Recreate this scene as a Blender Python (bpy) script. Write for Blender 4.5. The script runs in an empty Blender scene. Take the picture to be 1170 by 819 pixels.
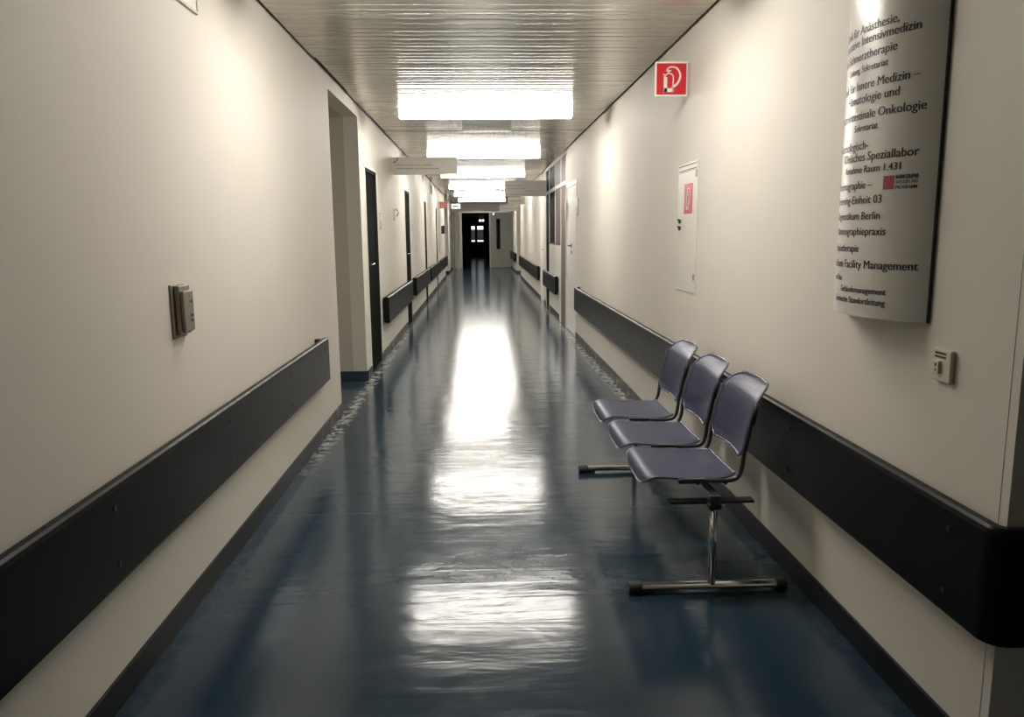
import bpy, bmesh, math, random
from mathutils import Vector, Matrix
random.seed(7)
COL = bpy.context.scene.collection
PI = math.pi
WL, WR, CH = -1.191, 1.344, 2.75      # left wall, right wall, ceiling height
F_PX, PITCH, YAW, ROLL = 882.1, 0.16147, 0.03917, 0.00947

# ------------------------------------------------------------------ materials
def new_mat(name):
    m = bpy.data.materials.new(name); m.use_nodes = True
    nt = m.node_tree; b = nt.nodes['Principled BSDF']
    return m, nt, b
def setp(b, **k):
    names = dict(color='Base Color', rough='Roughness', metal='Metallic', spec='Specular IOR Level', ior='IOR',
                 coat='Coat Weight', coat_rough='Coat Roughness', emis='Emission Color', es='Emission Strength', trans='Transmission Weight')
    for kk, v in k.items():
        b.inputs[names[kk]].default_value = (*v, 1) if isinstance(v, tuple) and len(v) == 3 else v
def simple(name, color, rough=.5, metal=0., noise=0., nscale=30., bump=0., bscale=200., **k):
    m, nt, b = new_mat(name); setp(b, color=color, rough=rough, metal=metal, **k)
    tc = nt.nodes.new('ShaderNodeTexCoord')
    if noise:
        n = nt.nodes.new('ShaderNodeTexNoise'); n.inputs['Scale'].default_value = nscale; n.inputs['Detail'].default_value = 5
        nt.links.new(tc.outputs['Object'], n.inputs['Vector'])
        mix = nt.nodes.new('ShaderNodeMix'); mix.data_type = 'RGBA'
        mix.inputs[6].default_value = (*[c*(1-noise) for c in color], 1); mix.inputs[7].default_value = (*[min(1, c*(1+noise)) for c in color], 1)
        nt.links.new(n.outputs['Fac'], mix.inputs[0]); nt.links.new(mix.outputs[2], b.inputs['Base Color'])
    if bump:
        n = nt.nodes.new('ShaderNodeTexNoise'); n.inputs['Scale'].default_value = bscale; n.inputs['Detail'].default_value = 4
        nt.links.new(tc.outputs['Object'], n.inputs['Vector'])
        bp = nt.nodes.new('ShaderNodeBump'); bp.inputs['Strength'].default_value = bump; bp.inputs['Distance'].default_value = .002
        nt.links.new(n.outputs['Fac'], bp.inputs['Height']); nt.links.new(bp.outputs[0], b.inputs['Normal'])
    return m

M = {}
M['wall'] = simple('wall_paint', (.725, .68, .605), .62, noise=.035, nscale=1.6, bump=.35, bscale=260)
M['wall_dim'] = simple('wall_paint_grey_shaded', (.55, .53, .46), .6, noise=.04, nscale=2, bump=.3, bscale=220)  # wall paint with shade put into the colour; end wall is truly grey
M['white'] = simple('white_lacquer', (.80, .78, .73), .35, noise=.02, nscale=5)
M['cab'] = simple('cabinet_lacquer', (.79, .76, .69), .4, noise=.03, nscale=8)
M['gap'] = simple('shadow_gap', (.02, .018, .015), .9, noise=.3, nscale=20)
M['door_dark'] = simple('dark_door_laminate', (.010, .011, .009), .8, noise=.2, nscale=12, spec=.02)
M['door_grey'] = simple('grey_door', (.30, .305, .26), .45, noise=.06, nscale=6)
M['guard'] = simple('guard_rail', (.007, .007, .008), .36, noise=.15, nscale=14, bump=.08, bscale=90, spec=.12)
M['guard_edge'] = simple('guard_rail_edge', (.10, .10, .10), .3, noise=.1, nscale=30)
M['screw'] = simple('screw_cap', (.012, .012, .012), .35, noise=.1)
M['chrome'] = simple('chrome', (.62, .62, .62), .16, metal=1, noise=.05, nscale=20)
M['steel'] = simple('brushed_steel', (.42, .40, .36), .35, metal=.9, noise=.1, nscale=40)
M['rubber'] = simple('black_rubber', (.012, .012, .013), .55, noise=.2)
M['tube'] = simple('dark_tube', (.10, .105, .12), .28, metal=.75, noise=.1, nscale=30)
M['red'] = simple('sign_red', (.62, .015, .03), .35, noise=.05)
M['signwhite'] = simple('sign_white', (.85, .80, .74), .4, noise=.02)
M['green'] = simple('sign_green', (.10, .38, .22), .5, noise=.03)
M['ink'] = simple('ink_black', (.015, .015, .018), .45, noise=.1)
M['pink'] = simple('logo_magenta', (.48, .06, .14), .4, noise=.1, nscale=60)
M['mauve'] = simple('mauve_leaf_and_reflection', (.16, .115, .115), .6, noise=.06, nscale=3)  # mauve reflection of the panes put into the colour; the leaf is mauve itself
M['darkglass'] = simple('dark_glazing', (.014, .014, .011), .6, noise=.2, nscale=3, spec=.02)
M['taupe'] = simple('taupe_metal', (.27, .245, .19), .38, metal=.3, noise=.12, nscale=25)
M['beige'] = simple('beige_plastic', (.66, .61, .51), .45, noise=.05)
M['plate'] = simple('grey_plate', (.50, .49, .45), .35, metal=.3, noise=.05)

# board: brushed aluminium
m, nt, b = new_mat('board_aluminium'); setp(b, color=(.76, .735, .69), rough=.32, metal=.12)
tc = nt.nodes.new('ShaderNodeTexCoord'); mp = nt.nodes.new('ShaderNodeMapping'); mp.inputs['Scale'].default_value = (300, 300, 6)
n = nt.nodes.new('ShaderNodeTexNoise'); n.inputs['Scale'].default_value = 1; n.inputs['Detail'].default_value = 3
cr = nt.nodes.new('ShaderNodeMapRange'); cr.inputs[3].default_value = .24; cr.inputs[4].default_value = .38
nt.links.new(tc.outputs['Object'], mp.inputs[0]); nt.links.new(mp.outputs[0], n.inputs['Vector'])
nt.links.new(n.outputs['Fac'], cr.inputs[0]); nt.links.new(cr.outputs[0], b.inputs['Roughness'])
M['board'] = m

# ceiling slats: cream lacquered metal, streaked along x
m, nt, b = new_mat('ceiling_slat_metal'); setp(b, color=(.50, .47, .40), rough=.22, metal=.45, spec=.6)
tc = nt.nodes.new('ShaderNodeTexCoord'); mp = nt.nodes.new('ShaderNodeMapping'); mp.inputs['Scale'].default_value = (.9, 14, 1)
n = nt.nodes.new('ShaderNodeTexNoise'); n.inputs['Scale'].default_value = 2; n.inputs['Detail'].default_value = 6
nt.links.new(tc.outputs['Object'], mp.inputs[0]); nt.links.new(mp.outputs[0], n.inputs['Vector'])
bp = nt.nodes.new('ShaderNodeBump'); bp.inputs['Strength'].default_value = .02; bp.inputs['Distance'].default_value = .01
nt.links.new(n.outputs['Fac'], bp.inputs['Height']); nt.links.new(bp.outputs[0], b.inputs['Normal'])
mix = nt.nodes.new('ShaderNodeMix'); mix.data_type = 'RGBA'; mix.inputs[6].default_value = (.52, .495, .43, 1); mix.inputs[7].default_value = (.66, .63, .56, 1)
nt.links.new(n.outputs['Fac'], mix.inputs[0]); nt.links.new(mix.outputs[2], b.inputs['Base Color'])
M['slat'] = m

# floor: dark blue waxed linoleum
m, nt, b = new_mat('blue_linoleum'); setp(b, rough=.2, spec=.42)
tc = nt.nodes.new('ShaderNodeTexCoord')
def noise(scale, detail=4, vec=None, dist=0):
    n = nt.nodes.new('ShaderNodeTexNoise'); n.inputs['Scale'].default_value = scale; n.inputs['Detail'].default_value = detail
    n.inputs['Distortion'].default_value = dist
    nt.links.new(vec or tc.outputs['Object'], n.inputs['Vector']); return n
def math_(op, a, bb=None, c=None, clamp=False):
    n = nt.nodes.new('ShaderNodeMath'); n.operation = op; n.use_clamp = clamp
    for i, v in enumerate((a, bb, c)):
        if v is None: continue
        if isinstance(v, (int, float)): n.inputs[i].default_value = v
        else: nt.links.new(v, n.inputs[i])
    return n.outputs[0]
def mixc(fac, c1, c2):
    n = nt.nodes.new('ShaderNodeMix'); n.data_type = 'RGBA'
    for s, v in ((0, fac), (6, c1), (7, c2)):
        if isinstance(v, (int, float)): n.inputs[s].default_value = v
        elif isinstance(v, tuple): n.inputs[s].default_value = (*v, 1)
        else: nt.links.new(v, n.inputs[s])
    return n.outputs[2]
sep = nt.nodes.new('ShaderNodeSeparateXYZ'); nt.links.new(tc.outputs['Object'], sep.inputs[0])
n1 = noise(2.2, 6); n2 = noise(38, 6, dist=1.5); n3 = noise(9, 5)
c = mixc(n1.outputs['Fac'], (.015, .037, .059), (.027, .057, .084))
c = mixc(math_('MULTIPLY', n2.outputs['Fac'], .55), c, (.020, .032, .046))
# wax build-up and scuffs close to the baseboards
dl = math_('ABSOLUTE', math_('SUBTRACT', sep.outputs[0], WL + .06)); dr = math_('ABSOLUTE', math_('SUBTRACT', sep.outputs[0], WR - .06))
dm = math_('MINIMUM', dl, dr)
near = math_('MULTIPLY', math_('SUBTRACT', 1.0, math_('DIVIDE', dm, .088)), 1.0, clamp=True)
nsc = noise(14, 6, dist=.8); nbig = noise(.75, 2)
sc = math_('MULTIPLY', math_('MULTIPLY', math_('SUBTRACT', nsc.outputs['Fac'], .44), 7, clamp=True), near)
ymask = math_('MULTIPLY', math_('SUBTRACT', sep.outputs[1], 4.6), .8, clamp=True)
sc = math_('MULTIPLY', sc, math_('MULTIPLY_ADD', ymask, .9, .04))
c = mixc(sc, c, (.50, .49, .44))
# fine pale scratches
mp = nt.nodes.new('ShaderNodeMapping'); mp.inputs['Rotation'].default_value = (0, 0, .5); mp.inputs['Scale'].default_value = (60, 2.2, 1)
nt.links.new(tc.outputs['Object'], mp.inputs[0]); n5 = noise(1.2, 3, mp.outputs[0])
c = mixc(math_('MULTIPLY', math_('MULTIPLY', math_('SUBTRACT', n5.outputs['Fac'], .72), 20, clamp=True), .14), c, (.2, .25, .28))
# welded seam across the corridor
seam = math_('LESS_THAN', math_('ABSOLUTE', math_('SUBTRACT', sep.outputs[1], 4.04)), .0035)
c = mixc(math_('MULTIPLY', seam, .55), c, (.16, .17, .17))
nt.links.new(c, b.inputs['Base Color'])
rr = math_('MULTIPLY_ADD', n3.outputs['Fac'], .10, .10); nt.links.new(rr, b.inputs['Roughness'])
mp2 = nt.nodes.new('ShaderNodeMapping'); mp2.inputs['Scale'].default_value = (1.6, 2.6, 1); nt.links.new(tc.outputs['Object'], mp2.inputs[0])
w1 = noise(1.5, 3, mp2.outputs[0], dist=.6)
mp3 = nt.nodes.new('ShaderNodeMapping'); mp3.inputs['Scale'].default_value = (.8, 6.5, 1); nt.links.new(tc.outputs['Object'], mp3.inputs[0])
w2 = noise(1.3, 4, mp3.outputs[0], dist=1.2)
h = math_('ADD', math_('MULTIPLY_ADD', w2.outputs['Fac'], .38, w1.outputs['Fac']), math_('MULTIPLY', n2.outputs['Fac'], .012))
h = math_('SUBTRACT', h, math_('MULTIPLY', seam, .05))
bp = nt.nodes.new('ShaderNodeBump'); bp.inputs['Strength'].default_value = .85; bp.inputs['Distance'].default_value = .0038
nt.links.new(h, bp.inputs['Height']); nt.links.new(bp.outputs[0], b.inputs['Normal'])
M['floor'] = m

# baseboard: the same sheet turned up the wall, scuffed along its top
m, nt, b = new_mat('baseboard_vinyl'); setp(b, rough=.45, spec=.2)
tc = nt.nodes.new('ShaderNodeTexCoord'); n1 = noise(7, 6, dist=.7)
sep = nt.nodes.new('ShaderNodeSeparateXYZ'); nt.links.new(tc.outputs['Object'], sep.inputs[0])
ym = math_('MULTIPLY', math_('SUBTRACT', sep.outputs[1], 5.0), .6, clamp=True)
f = math_('MULTIPLY', math_('MULTIPLY', math_('SUBTRACT', n1.outputs['Fac'], .52), 6, clamp=True), ym)
c = mixc(f, (.012, .014, .016), (.24, .23, .19)); nt.links.new(c, b.inputs['Base Color'])
M['base'] = m
M['base_blue'] = simple('baseboard_blue', (.03, .045, .065), .35, noise=.2, nscale=8)

# perforated sheet steel of the seats: real holes through the sheet
m, nt, b = new_mat('perforated_steel'); setp(b, color=(.058, .066, .128), rough=.42, metal=.2, coat=.15, coat_rough=.25)
uv = nt.nodes.new('ShaderNodeUVMap'); sp = nt.nodes.new('ShaderNodeSeparateXYZ'); nt.links.new(uv.outputs[0], sp.inputs[0])
P = .0085
fu = math_('SUBTRACT', math_('FRACT', math_('DIVIDE', sp.outputs[0], P)), .5); fv = math_('SUBTRACT', math_('FRACT', math_('DIVIDE', sp.outputs[1], P)), .5)
r2 = math_('ADD', math_('MULTIPLY', fu, fu), math_('MULTIPLY', fv, fv)); hole = math_('LESS_THAN', r2, .085)
# holes only inside the printed field (UV z unused); rim handled by its own mesh
tr = nt.nodes.new('ShaderNodeBsdfTransparent'); ms = nt.nodes.new('ShaderNodeMixShader'); out = nt.nodes['Material Output']
nt.links.new(hole, ms.inputs[0]); nt.links.new(b.outputs[0], ms.inputs[1]); nt.links.new(tr.outputs[0], ms.inputs[2]); nt.links.new(ms.outputs[0], out.inputs[0])
M['perf'] = m
M['rim'] = simple('seat_rim_steel', (.15, .155, .21), .25, metal=.5, noise=.05)

def lamp_mat(name, col, s):
    m, nt, b = new_mat(name); setp(b, color=(.8, .8, .8), rough=.4, emis=col, es=s); return m
M['lamp'] = lamp_mat('lit_diffuser', (1, .955, .88), 32.0)
M['lamp_near'] = lamp_mat('lit_diffuser_near', (1, .955, .88), 27.0)  # set weaker than the other lamps to darken the near walls
M['lamp_fill'] = lamp_mat('fill_diffuser', (1, .95, .85), 5.0)  # glow of the added fill light behind the camera
M['pane_lit'] = lamp_mat('distant_lit_pane', (.9, .95, 1), 1.6)
M['exit_lit'] = lamp_mat('lit_exit_box', (.92, 1, .92), .9)
M['smalllamp'] = lamp_mat('small_lamp', (1, .97, .9), 1.5)

# ------------------------------------------------------------------ mesh helpers
def obj(name, bm, mat, parent=None, smooth=False, bevel=0, seg=2):
    me = bpy.data.meshes.new(name); bmesh.ops.recalc_face_normals(bm, faces=bm.faces) if not smooth == 'keep' else None
    bm.to_mesh(me); bm.free()
    o = bpy.data.objects.new(name, me); COL.objects.link(o); me.materials.append(mat)
    if parent: o.parent = parent
    if smooth:
        for p in me.polygons: p.use_smooth = True
    if bevel:
        md = o.modifiers.new('bevel', 'BEVEL'); md.width = bevel; md.segments = seg; md.limit_method = 'ANGLE'; md.angle_limit = .7
        md.harden_normals = False
        for p in me.polygons: p.use_smooth = False
    return o
def box(bm, x0, x1, y0, y1, z0, z1):
    v = [bm.verts.new((x, y, z)) for x in (x0, x1) for y in (y0, y1) for z in (z0, z1)]
    for f in ((0, 1, 3, 2), (4, 6, 7, 5), (0, 4, 5, 1), (2, 3, 7, 6), (0, 2, 6, 4), (1, 5, 7, 3)): bm.faces.new([v[i] for i in f])
def tube(bm, pts, r, n=12, rx=None):
    """tube through points; rx gives an oval section"""
    pts = [Vector(p) for p in pts]; rings = []
    up = None
    for i, p in enumerate(pts):
        t = ((pts[min(i+1, len(pts)-1)] - p).normalized() + (p - pts[max(i-1, 0)]).normalized()).normalized() if 0 < i < len(pts)-1 else ((pts[1]-pts[0]) if i == 0 else (pts[-1]-pts[-2])).normalized()
        if up is None: up = Vector((0, 1, 0)) if abs(t.y) < .9 else Vector((0, 0, 1))
        a = (up - t*up.dot(t)).normalized(); bb = t.cross(a); up = a
        rings.append([bm.verts.new(p + a*math.cos(2*PI*k/n)*(rx or r) + bb*math.sin(2*PI*k/n)*r) for k in range(n)])
    for i in range(len(rings)-1):
        for k in range(n): bm.faces.new((rings[i][k], rings[i][(k+1) % n], rings[i+1][(k+1) % n], rings[i+1][k]))
    bm.faces.new(rings[0][::-1]); bm.faces.new(rings[-1])
def smooth_path(pts, per=6):
    pts = [Vector(p) for p in pts]; out = []
    for i in range(len(pts)-1):
        p0, p1, p2, p3 = pts[max(i-1, 0)], pts[i], pts[i+1], pts[min(i+2, len(pts)-1)]
        for k in range(per):
            t = k/per
            out.append(.5*((2*p1) + (p2-p0)*t + (2*p0-5*p1+4*p2-p3)*t*t + (3*p1-p0-3*p2+p3)*t**3))
    return out + [pts[-1]]
def thing(name, label, cat, loc=(0, 0, 0), group=None):
    o = bpy.data.objects.new(name, None); COL.objects.link(o); o.location = loc; o.empty_display_size = .1
    o['label'] = label; o['category'] = cat
    if group: o['group'] = group
    return o
def tag(o, label, cat, group=None):
    o['label'] = label; o['category'] = cat
    if group: o['group'] = group
    return o
def struct(o, label=None):
    o['kind'] = 'structure'
    if label: o['label'] = label
    return o
def sroot(name, loc=(0, 0, 0), label=None):
    o = bpy.data.objects.new(name, None); COL.objects.link(o); o.location = loc; o['kind'] = 'structure'
    if label: o['label'] = label
    return o
def part(name, mat, parent, boxes, bevel=0, smooth=False, seg=2):
    """boxes in coordinates local to the parent"""
    bm = bmesh.new()
    for q in boxes: box(bm, *q)
    return obj(name, bm, mat, parent, smooth, bevel, seg)
def wpart(name, mat, parent, boxes, bevel=0):
    """boxes in world coordinates, parent at parent.location"""
    l = parent.location
    return part(name, mat, parent, [(a-l.x, b_-l.x, c_-l.y, d-l.y, e-l.z, f_-l.z) for a, b_, c_, d, e, f_ in boxes], bevel)
def text_verts(s, size=1.0, bold=0.0):
    cu = bpy.data.curves.new('lettering', 'FONT'); cu.body = s; cu.size = size; cu.offset = bold; cu.resolution_u = 3
    o = bpy.data.objects.new('lettering', cu); COL.objects.link(o)
    bpy.context.view_layer.update()
    me = bpy.data.meshes.new_from_object(o.evaluated_get(bpy.context.evaluated_depsgraph_get()))
    V = [tuple(v.co) for v in me.vertices]; Fc = [tuple(p.vertices) for p in me.polygons]
    bpy.data.objects.remove(o); bpy.data.curves.remove(cu); bpy.data.meshes.remove(me)
    return V, Fc
def add_text(bm, s, size, fn, bold=0.0):
    """fn maps flat (x, y) to 3d"""
    V, Fc = text_verts(s, size, bold)
    vs = [bm.verts.new(fn(x, y)) for x, y, z in V]
    for f in Fc:
        try: bm.faces.new([vs[i] for i in f])
        except ValueError: pass
    return V
def stroke(bm, pts, w, fn):
    """flat ribbon on a plane"""
    P_ = [Vector(p) for p in pts]; L, R_ = [], []
    for i, p in enumerate(P_):
        t = (P_[min(i+1, len(P_)-1)] - P_[max(i-1, 0)]).normalized(); nn = Vector((-t.y, t.x))
        ww = w[i] if isinstance(w, list) else w
        L.append(bm.verts.new(fn(*(p+nn*ww/2)))); R_.append(bm.verts.new(fn(*(p-nn*ww/2))))
    for i in range(len(P_)-1): bm.faces.new((L[i], L[i+1], R_[i+1], R_[i]))

# ------------------------------------------------------------------ room shell
FAR = 33.8
bm = bmesh.new(); box(bm, -4.2, 5.0, -4, 56, -.08, 0)
struct(obj('floor', bm, M['floor']))

# ceiling slats across the corridor, one mesh
bm = bmesh.new(); y = -3.95; k = 0; xl, xr = WL+.022, WR-.022; pitch = .1
while y < FAR:
    if k % 14 == 0: xl, xr = WL+.020+random.random()*.018, WR-.020-random.random()*.018
    a, c_ = (xl, xr)
    if y < 1.84: c_ = 4.95
    elif 6.45 < y < 0: a = -2.7
    if 26.5 < y < 29.2: a, c_ = -4.1, 4.1
    tilt = random.uniform(-.0014, .0014); bow = random.uniform(.0003, .0016)
    prof = [(0.0, .012), (.003, .001), (.012, 0), (.032, -bow), (.05, -bow*1.3), (.068, -bow), (.088, 0), (.097, .001), (.1, .012)]
    gap = (abs(y-9.83) < .05)
    if not gap:
        rows = []
        for yy, zz in prof:
            z = CH + zz + tilt*(yy-.05)/.05
            rows.append((bm.verts.new((a, y+yy, z)), bm.verts.new((c_, y+yy, z))))
        for i in range(len(rows)-1): bm.faces.new((rows[i][0], rows[i+1][0], rows[i+1][1], rows[i][1]))
    y += pitch; k += 1
# plenum above
box(bm, -4.2, 5.0, -4, FAR+.2, CH+.05, CH+.08)
struct(obj('ceiling', bm, M['slat'], smooth=False))
bm = bmesh.new(); box(bm, WL, WR, 9.765, 9.875, CH+.015, CH+.03)
struct(obj('trim_1', bm, M['gap']), 'dark expansion joint across the slatted ceiling')
# dark shadow gaps along both walls
for i, (a, c_) in enumerate(((WL-.005, WL+.04), (WR-.04, WR+.005))):
    bm = bmesh.new()
    box(bm, a, c_, 1.84 if i else -4, 26.5, CH+.014, CH+.03); box(bm, a, c_, 29.2, FAR, CH+.014, CH+.03)
    struct(obj('trim_%d' % (i+2), bm, M['gap']), 'dark shadow gap between ceiling slats and %s wall' % ('right' if i else 'left'))

def wall(name, x, sgn, segs, holes, mat, th=.14):
    """segs: y ranges; holes: (y0, y1, ztop) in them. sgn = -1 for the left wall"""
    bm = bmesh.new(); top = CH+.04
    for y0, y1 in segs:
        cur = y0
        for h0, h1, zt in sorted(holes):
            if h0 < y0 or h1 > y1: continue
            box(bm, min(x, x+sgn*th), max(x, x+sgn*th), cur, h0, 0, top)
            if zt < top: box(bm, min(x, x+sgn*th), max(x, x+sgn*th), h0, h1, zt, top)
            cur = h1
        box(bm, min(x, x+sgn*th), max(x, x+sgn*th), cur, y1, 0, top)
    return struct(obj(name, bm, mat))
LD = [(8.27, 9.17, 2.19), (12.50, 13.36, 2.19), (16.78, 17.45, 2.19), (21.1, 21.75, 2.19)]
ALC = (6.43, 7.93, 2.64)
LD5 = (30.5, 31.3, 2.19)
wall('wall_left', WL, -1, [(-4, 26.5), (29.2, FAR)], LD + [ALC, LD5], M['wall'])
RD1 = (10.88, 12.17, 2.2); GL = (12.17, 15.92, 2.79); RD2 = (16.35, 17.3, 2.19)
WN = (30.3, 31.6, 2.2)
wall('wall_right', WR, 1, [(1.84, 26.0), (28.8, FAR)], [RD1, GL, RD2, WN], M['wall'])
# alcove shell
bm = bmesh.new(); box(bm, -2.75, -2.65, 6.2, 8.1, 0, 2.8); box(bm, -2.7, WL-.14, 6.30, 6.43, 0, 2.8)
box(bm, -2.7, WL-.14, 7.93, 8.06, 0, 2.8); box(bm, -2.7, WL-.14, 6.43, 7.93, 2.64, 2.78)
struct(obj('wall_alcove', bm, M['wall_dim']), 'walls of the alcove opening off the left wall')  # weaker light in the alcove is painted by the darker wall colour
# near right return wall facing the camera
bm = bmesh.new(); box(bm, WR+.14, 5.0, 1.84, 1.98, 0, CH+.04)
struct(obj('wall_near', bm, M['wall_dim']), 'dim wall turning the corner at the right edge')  # part of the dimness is painted by the darker wall colour
bm = bmesh.new(); box(bm, WR-.0006, WR+.02, 1.873, 1.8752, .1, CH)
struct(obj('trim_4', bm, M['taupe']), 'thin seam of the corner bead on right wall')
bm = bmesh.new(); box(bm, -4.2, 5, -4.1, -4, 0, CH+.05)
struct(obj('wall_back', bm, M['wall_dim'])); 
bm = bmesh.new(); box(bm, 4.95, 5.05, -4, 1.9, 0, CH+.05)
struct(obj('wall_lobby', bm, M['wall_dim']))
# cross corridor far ends
bm = bmesh.new(); box(bm, -4.2, -4.1, 26.3, 29.4, 0, 2.8); box(bm, -4.2, WL-.14, 26.36, 26.5, 0, 2.8); box(bm, -4.2, WL-.14, 29.2, 29.34, 0, 2.8)
struct(obj('wall_cross_left', bm, M['wall']))
bm = bmesh.new(); box(bm, 4.1, 4.2, 25.8, 29.0, 0, 2.8); box(bm, WR+.14, 4.2, 25.86, 26.0, 0, 2.8); box(bm, WR+.14, 4.2, 28.8, 28.94, 0, 2.8)
struct(obj('wall_cross_right', bm, M['wall']))
# dark panels painted as the unlit rooms behind the doors and the glazing
for i, (y0, y1, s) in enumerate([(a, b_, -1) for a, b_, z in LD + [LD5]] + [(a, b_, 1) for a, b_, z in (RD1, GL, RD2, WN)]):
    x = WL-.14 if s < 0 else WR+.14
    bm = bmesh.new(); box(bm, min(x, x+s*.03), max(x, x+s*.03), y0-.05, y1+.05, 0, 2.79)
    struct(obj('wall_behind_door', bm, M['gap']), 'dark panel painted as the unlit room behind the opening')
# end wall with its doorway
DX0, DX1, DZ = -.835, 1.36, 2.36
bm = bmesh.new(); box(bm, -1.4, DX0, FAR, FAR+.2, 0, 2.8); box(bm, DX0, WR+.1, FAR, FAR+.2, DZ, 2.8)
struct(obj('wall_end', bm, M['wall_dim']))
# corridor beyond, its lack of light painted as near-black walls
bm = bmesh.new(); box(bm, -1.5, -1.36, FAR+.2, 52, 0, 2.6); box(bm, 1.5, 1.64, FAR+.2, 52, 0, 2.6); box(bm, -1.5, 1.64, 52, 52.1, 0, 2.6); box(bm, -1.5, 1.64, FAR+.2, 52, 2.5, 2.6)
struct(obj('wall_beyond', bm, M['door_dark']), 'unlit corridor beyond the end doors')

# baseboards
def baseboard(name, boxes, mat='base'):
    bm = bmesh.new()
    for q in boxes: box(bm, *q)
    return struct(obj(name, bm, M[mat], bevel=.003))
bb = []
cur = -4
for a, b_, z in sorted(LD + [ALC]): bb.append((WL, WL+.012, cur, a, 0, .1)); cur = b_ if a != ALC[0] else b_
bb.append((WL, WL+.012, cur, 26.5, 0, .1)); bb += [(WL, WL+.012, 29.2, 30.5, 0, .1), (WL, WL+.012, 31.3, FAR, 0, .1), (-4.1, WL+.012, 29.188, 29.2, 0, .1)]
baseboard('baseboard_left', bb)
baseboard('baseboard_alcove', [(-2.65, WL, 7.918, 7.93, 0, .1), (-2.65, -2.638, 6.43, 7.93, 0, .1)], 'base_blue')
baseboard('baseboard_right', [(WR-.012, WR, 1.84, 10.88, 0, .1), (WR-.012, WR, 13.25, 15.0, 0, .1), (WR-.012, WR, 15.92, 16.35, 0, .1), (WR-.012, WR, 17.3, 26.0, 0, .1),
    (WR-.012, WR, 28.8, FAR, 0, .1), (WR-.012, 4.1, 28.788, 28.8, 0, .1)])
baseboard('baseboard_near', [(WR-.012, 4.9, 1.828, 1.84, 0, .1)])

# ------------------------------------------------------------------ doors
def lever(parent, x, y, z, sgn, ydir, mat='chrome'):
    """lever handle on a leaf face at local x; sgn = direction out of the wall"""
    h = bmesh.new(); box(h, min(x, x+sgn*.008), max(x, x+sgn*.008), y-.022, y+.022, z-.03, z+.03)
    box(h, min(x, x+sgn*.008), max(x, x+sgn*.008), y-.02, y+.02, z-.12, z-.075)
    tube(h, [(x, y, z), (x+sgn*.055, y, z)], .009, 10)
    tube(h, [(x+sgn*.05, y-.008*ydir, z), (x+sgn*.05, y+.12*ydir, z)], .009, 10)
    return obj('door_handle', h, M[mat], parent, bevel=.002)
def side_door(n, hole, sgn, label, leaf_mat, recess=.015, frame_mat='white', handle_y=None, hz=1.18, hdir=1, split=None, hmat='chrome', grille=False):
    y0, y1, zt = hole; x = WL if sgn > 0 else WR     # sgn = direction out of the wall into the corridor
    r = sroot('door_%d' % n, (x, y0, 0), label)
    X = lambda a, b_: (min(a*sgn, b_*sgn), max(a*sgn, b_*sgn))
    W = y1-y0; t = .035
    fr = part('door_frame', M[frame_mat], r, [(*X(0, .008), -.03, 0, 0, zt+.03), (*X(0, .008), W, W+.03, 0, zt+.03), (*X(0, .008), 0, W, zt, zt+.03)])
    jamb = part('door_jamb', M['gap'] if leaf_mat == 'door_dark' else M[frame_mat], r, [(*X(-.10, .001), 0, t, 0, zt), (*X(-.10, .001), W-t, W, 0, zt), (*X(-.10, .001), t, W-t, zt-t, zt)])
    cuts = [t, W-t] if split is None else [t, split, W-t]
    for i in range(len(cuts)-1):
        lf = part('door_leaf', M[leaf_mat], r, [(*X(-recess-.04, -recess), cuts[i]+.002, cuts[i+1]-.002, .006, zt-t-.003)], bevel=.002)
    if handle_y is not None: lever(r, -recess*sgn, handle_y, hz, sgn, hdir, hmat)
    return r
side_door(1, LD[0], 1, 'dark door beside the alcove, first on the left wall', 'door_dark', handle_y=.11, hdir=1)
side_door(2, LD[1], 1, 'second dark door on the left wall beyond the hanging sign', 'door_dark', handle_y=.11)
side_door(3, LD[2], 1, 'third dark door on the left wall', 'door_dark', handle_y=.11)
side_door(4, LD[3], 1, 'fourth dark door on the left wall before the small red sign', 'door_dark', handle_y=.11)
side_door(5, LD5, 1, 'dark side door next to the end doorway', 'door_dark', handle_y=.11)
side_door(6, RD1, -1, 'white door on the right wall at the far end of the long guard rail', 'white', recess=.012, handle_y=.70, hz=1.30, hdir=-1, split=.78, hmat='ink')
side_door(7, RD2, -1, 'white door on the right wall beyond the glazed screen', 'white', recess=.02, handle_y=.2, hz=1.15)

# glazed screen on the right
r = sroot('window_1', (WR, GL[0], 0), 'floor to ceiling glazed screen with white posts, dark panes and panes coloured by a mauve reflection')
L_ = GL[1]-GL[0]; ys = [0, .80, 1.80, 2.97, L_-.0]   # post positions
fb = []
for i, yy in enumerate(ys):
    w = .028
    a = min(max(yy-w/2, 0), L_-w); fb.append((-.006, .05, a, a+w, 0, CH))
fb += [(-.006, .05, 0, L_, 2.235, 2.30), (-.006, .05, 0, L_, CH-.05, CH+.02)]
part('window_frame', M['white'], r, fb, bevel=.003)
cols = ['mauve', 'mauve', 'darkglass', 'darkglass']
for i in range(4):
    a, b_ = ys[i]+.014, ys[i+1]-.014
    part('window_pane', M[cols[i]], r, [(.006, .014, a, b_, 2.30, CH-.05)])
    z0 = 1.30 if i in (1, 2) else 0
    if i == 0:
        p = part('door_leaf', M['mauve'], r, [(.002, .042, a, b_, .006, 2.235)], bevel=.002); p['label'] = 'mauve full height door leaf in the glazed screen'
    else: part('window_pane', M[cols[i]], r, [(.006, .014, a, b_, max(z0, .01), 2.235)])
pp = part('parapet_panel', M['white'], r, [(-.003, .042, ys[1]+.014, ys[3]-.014, 0, 1.28)]); pp['label'] = 'white solid panel below the panes'
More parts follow.
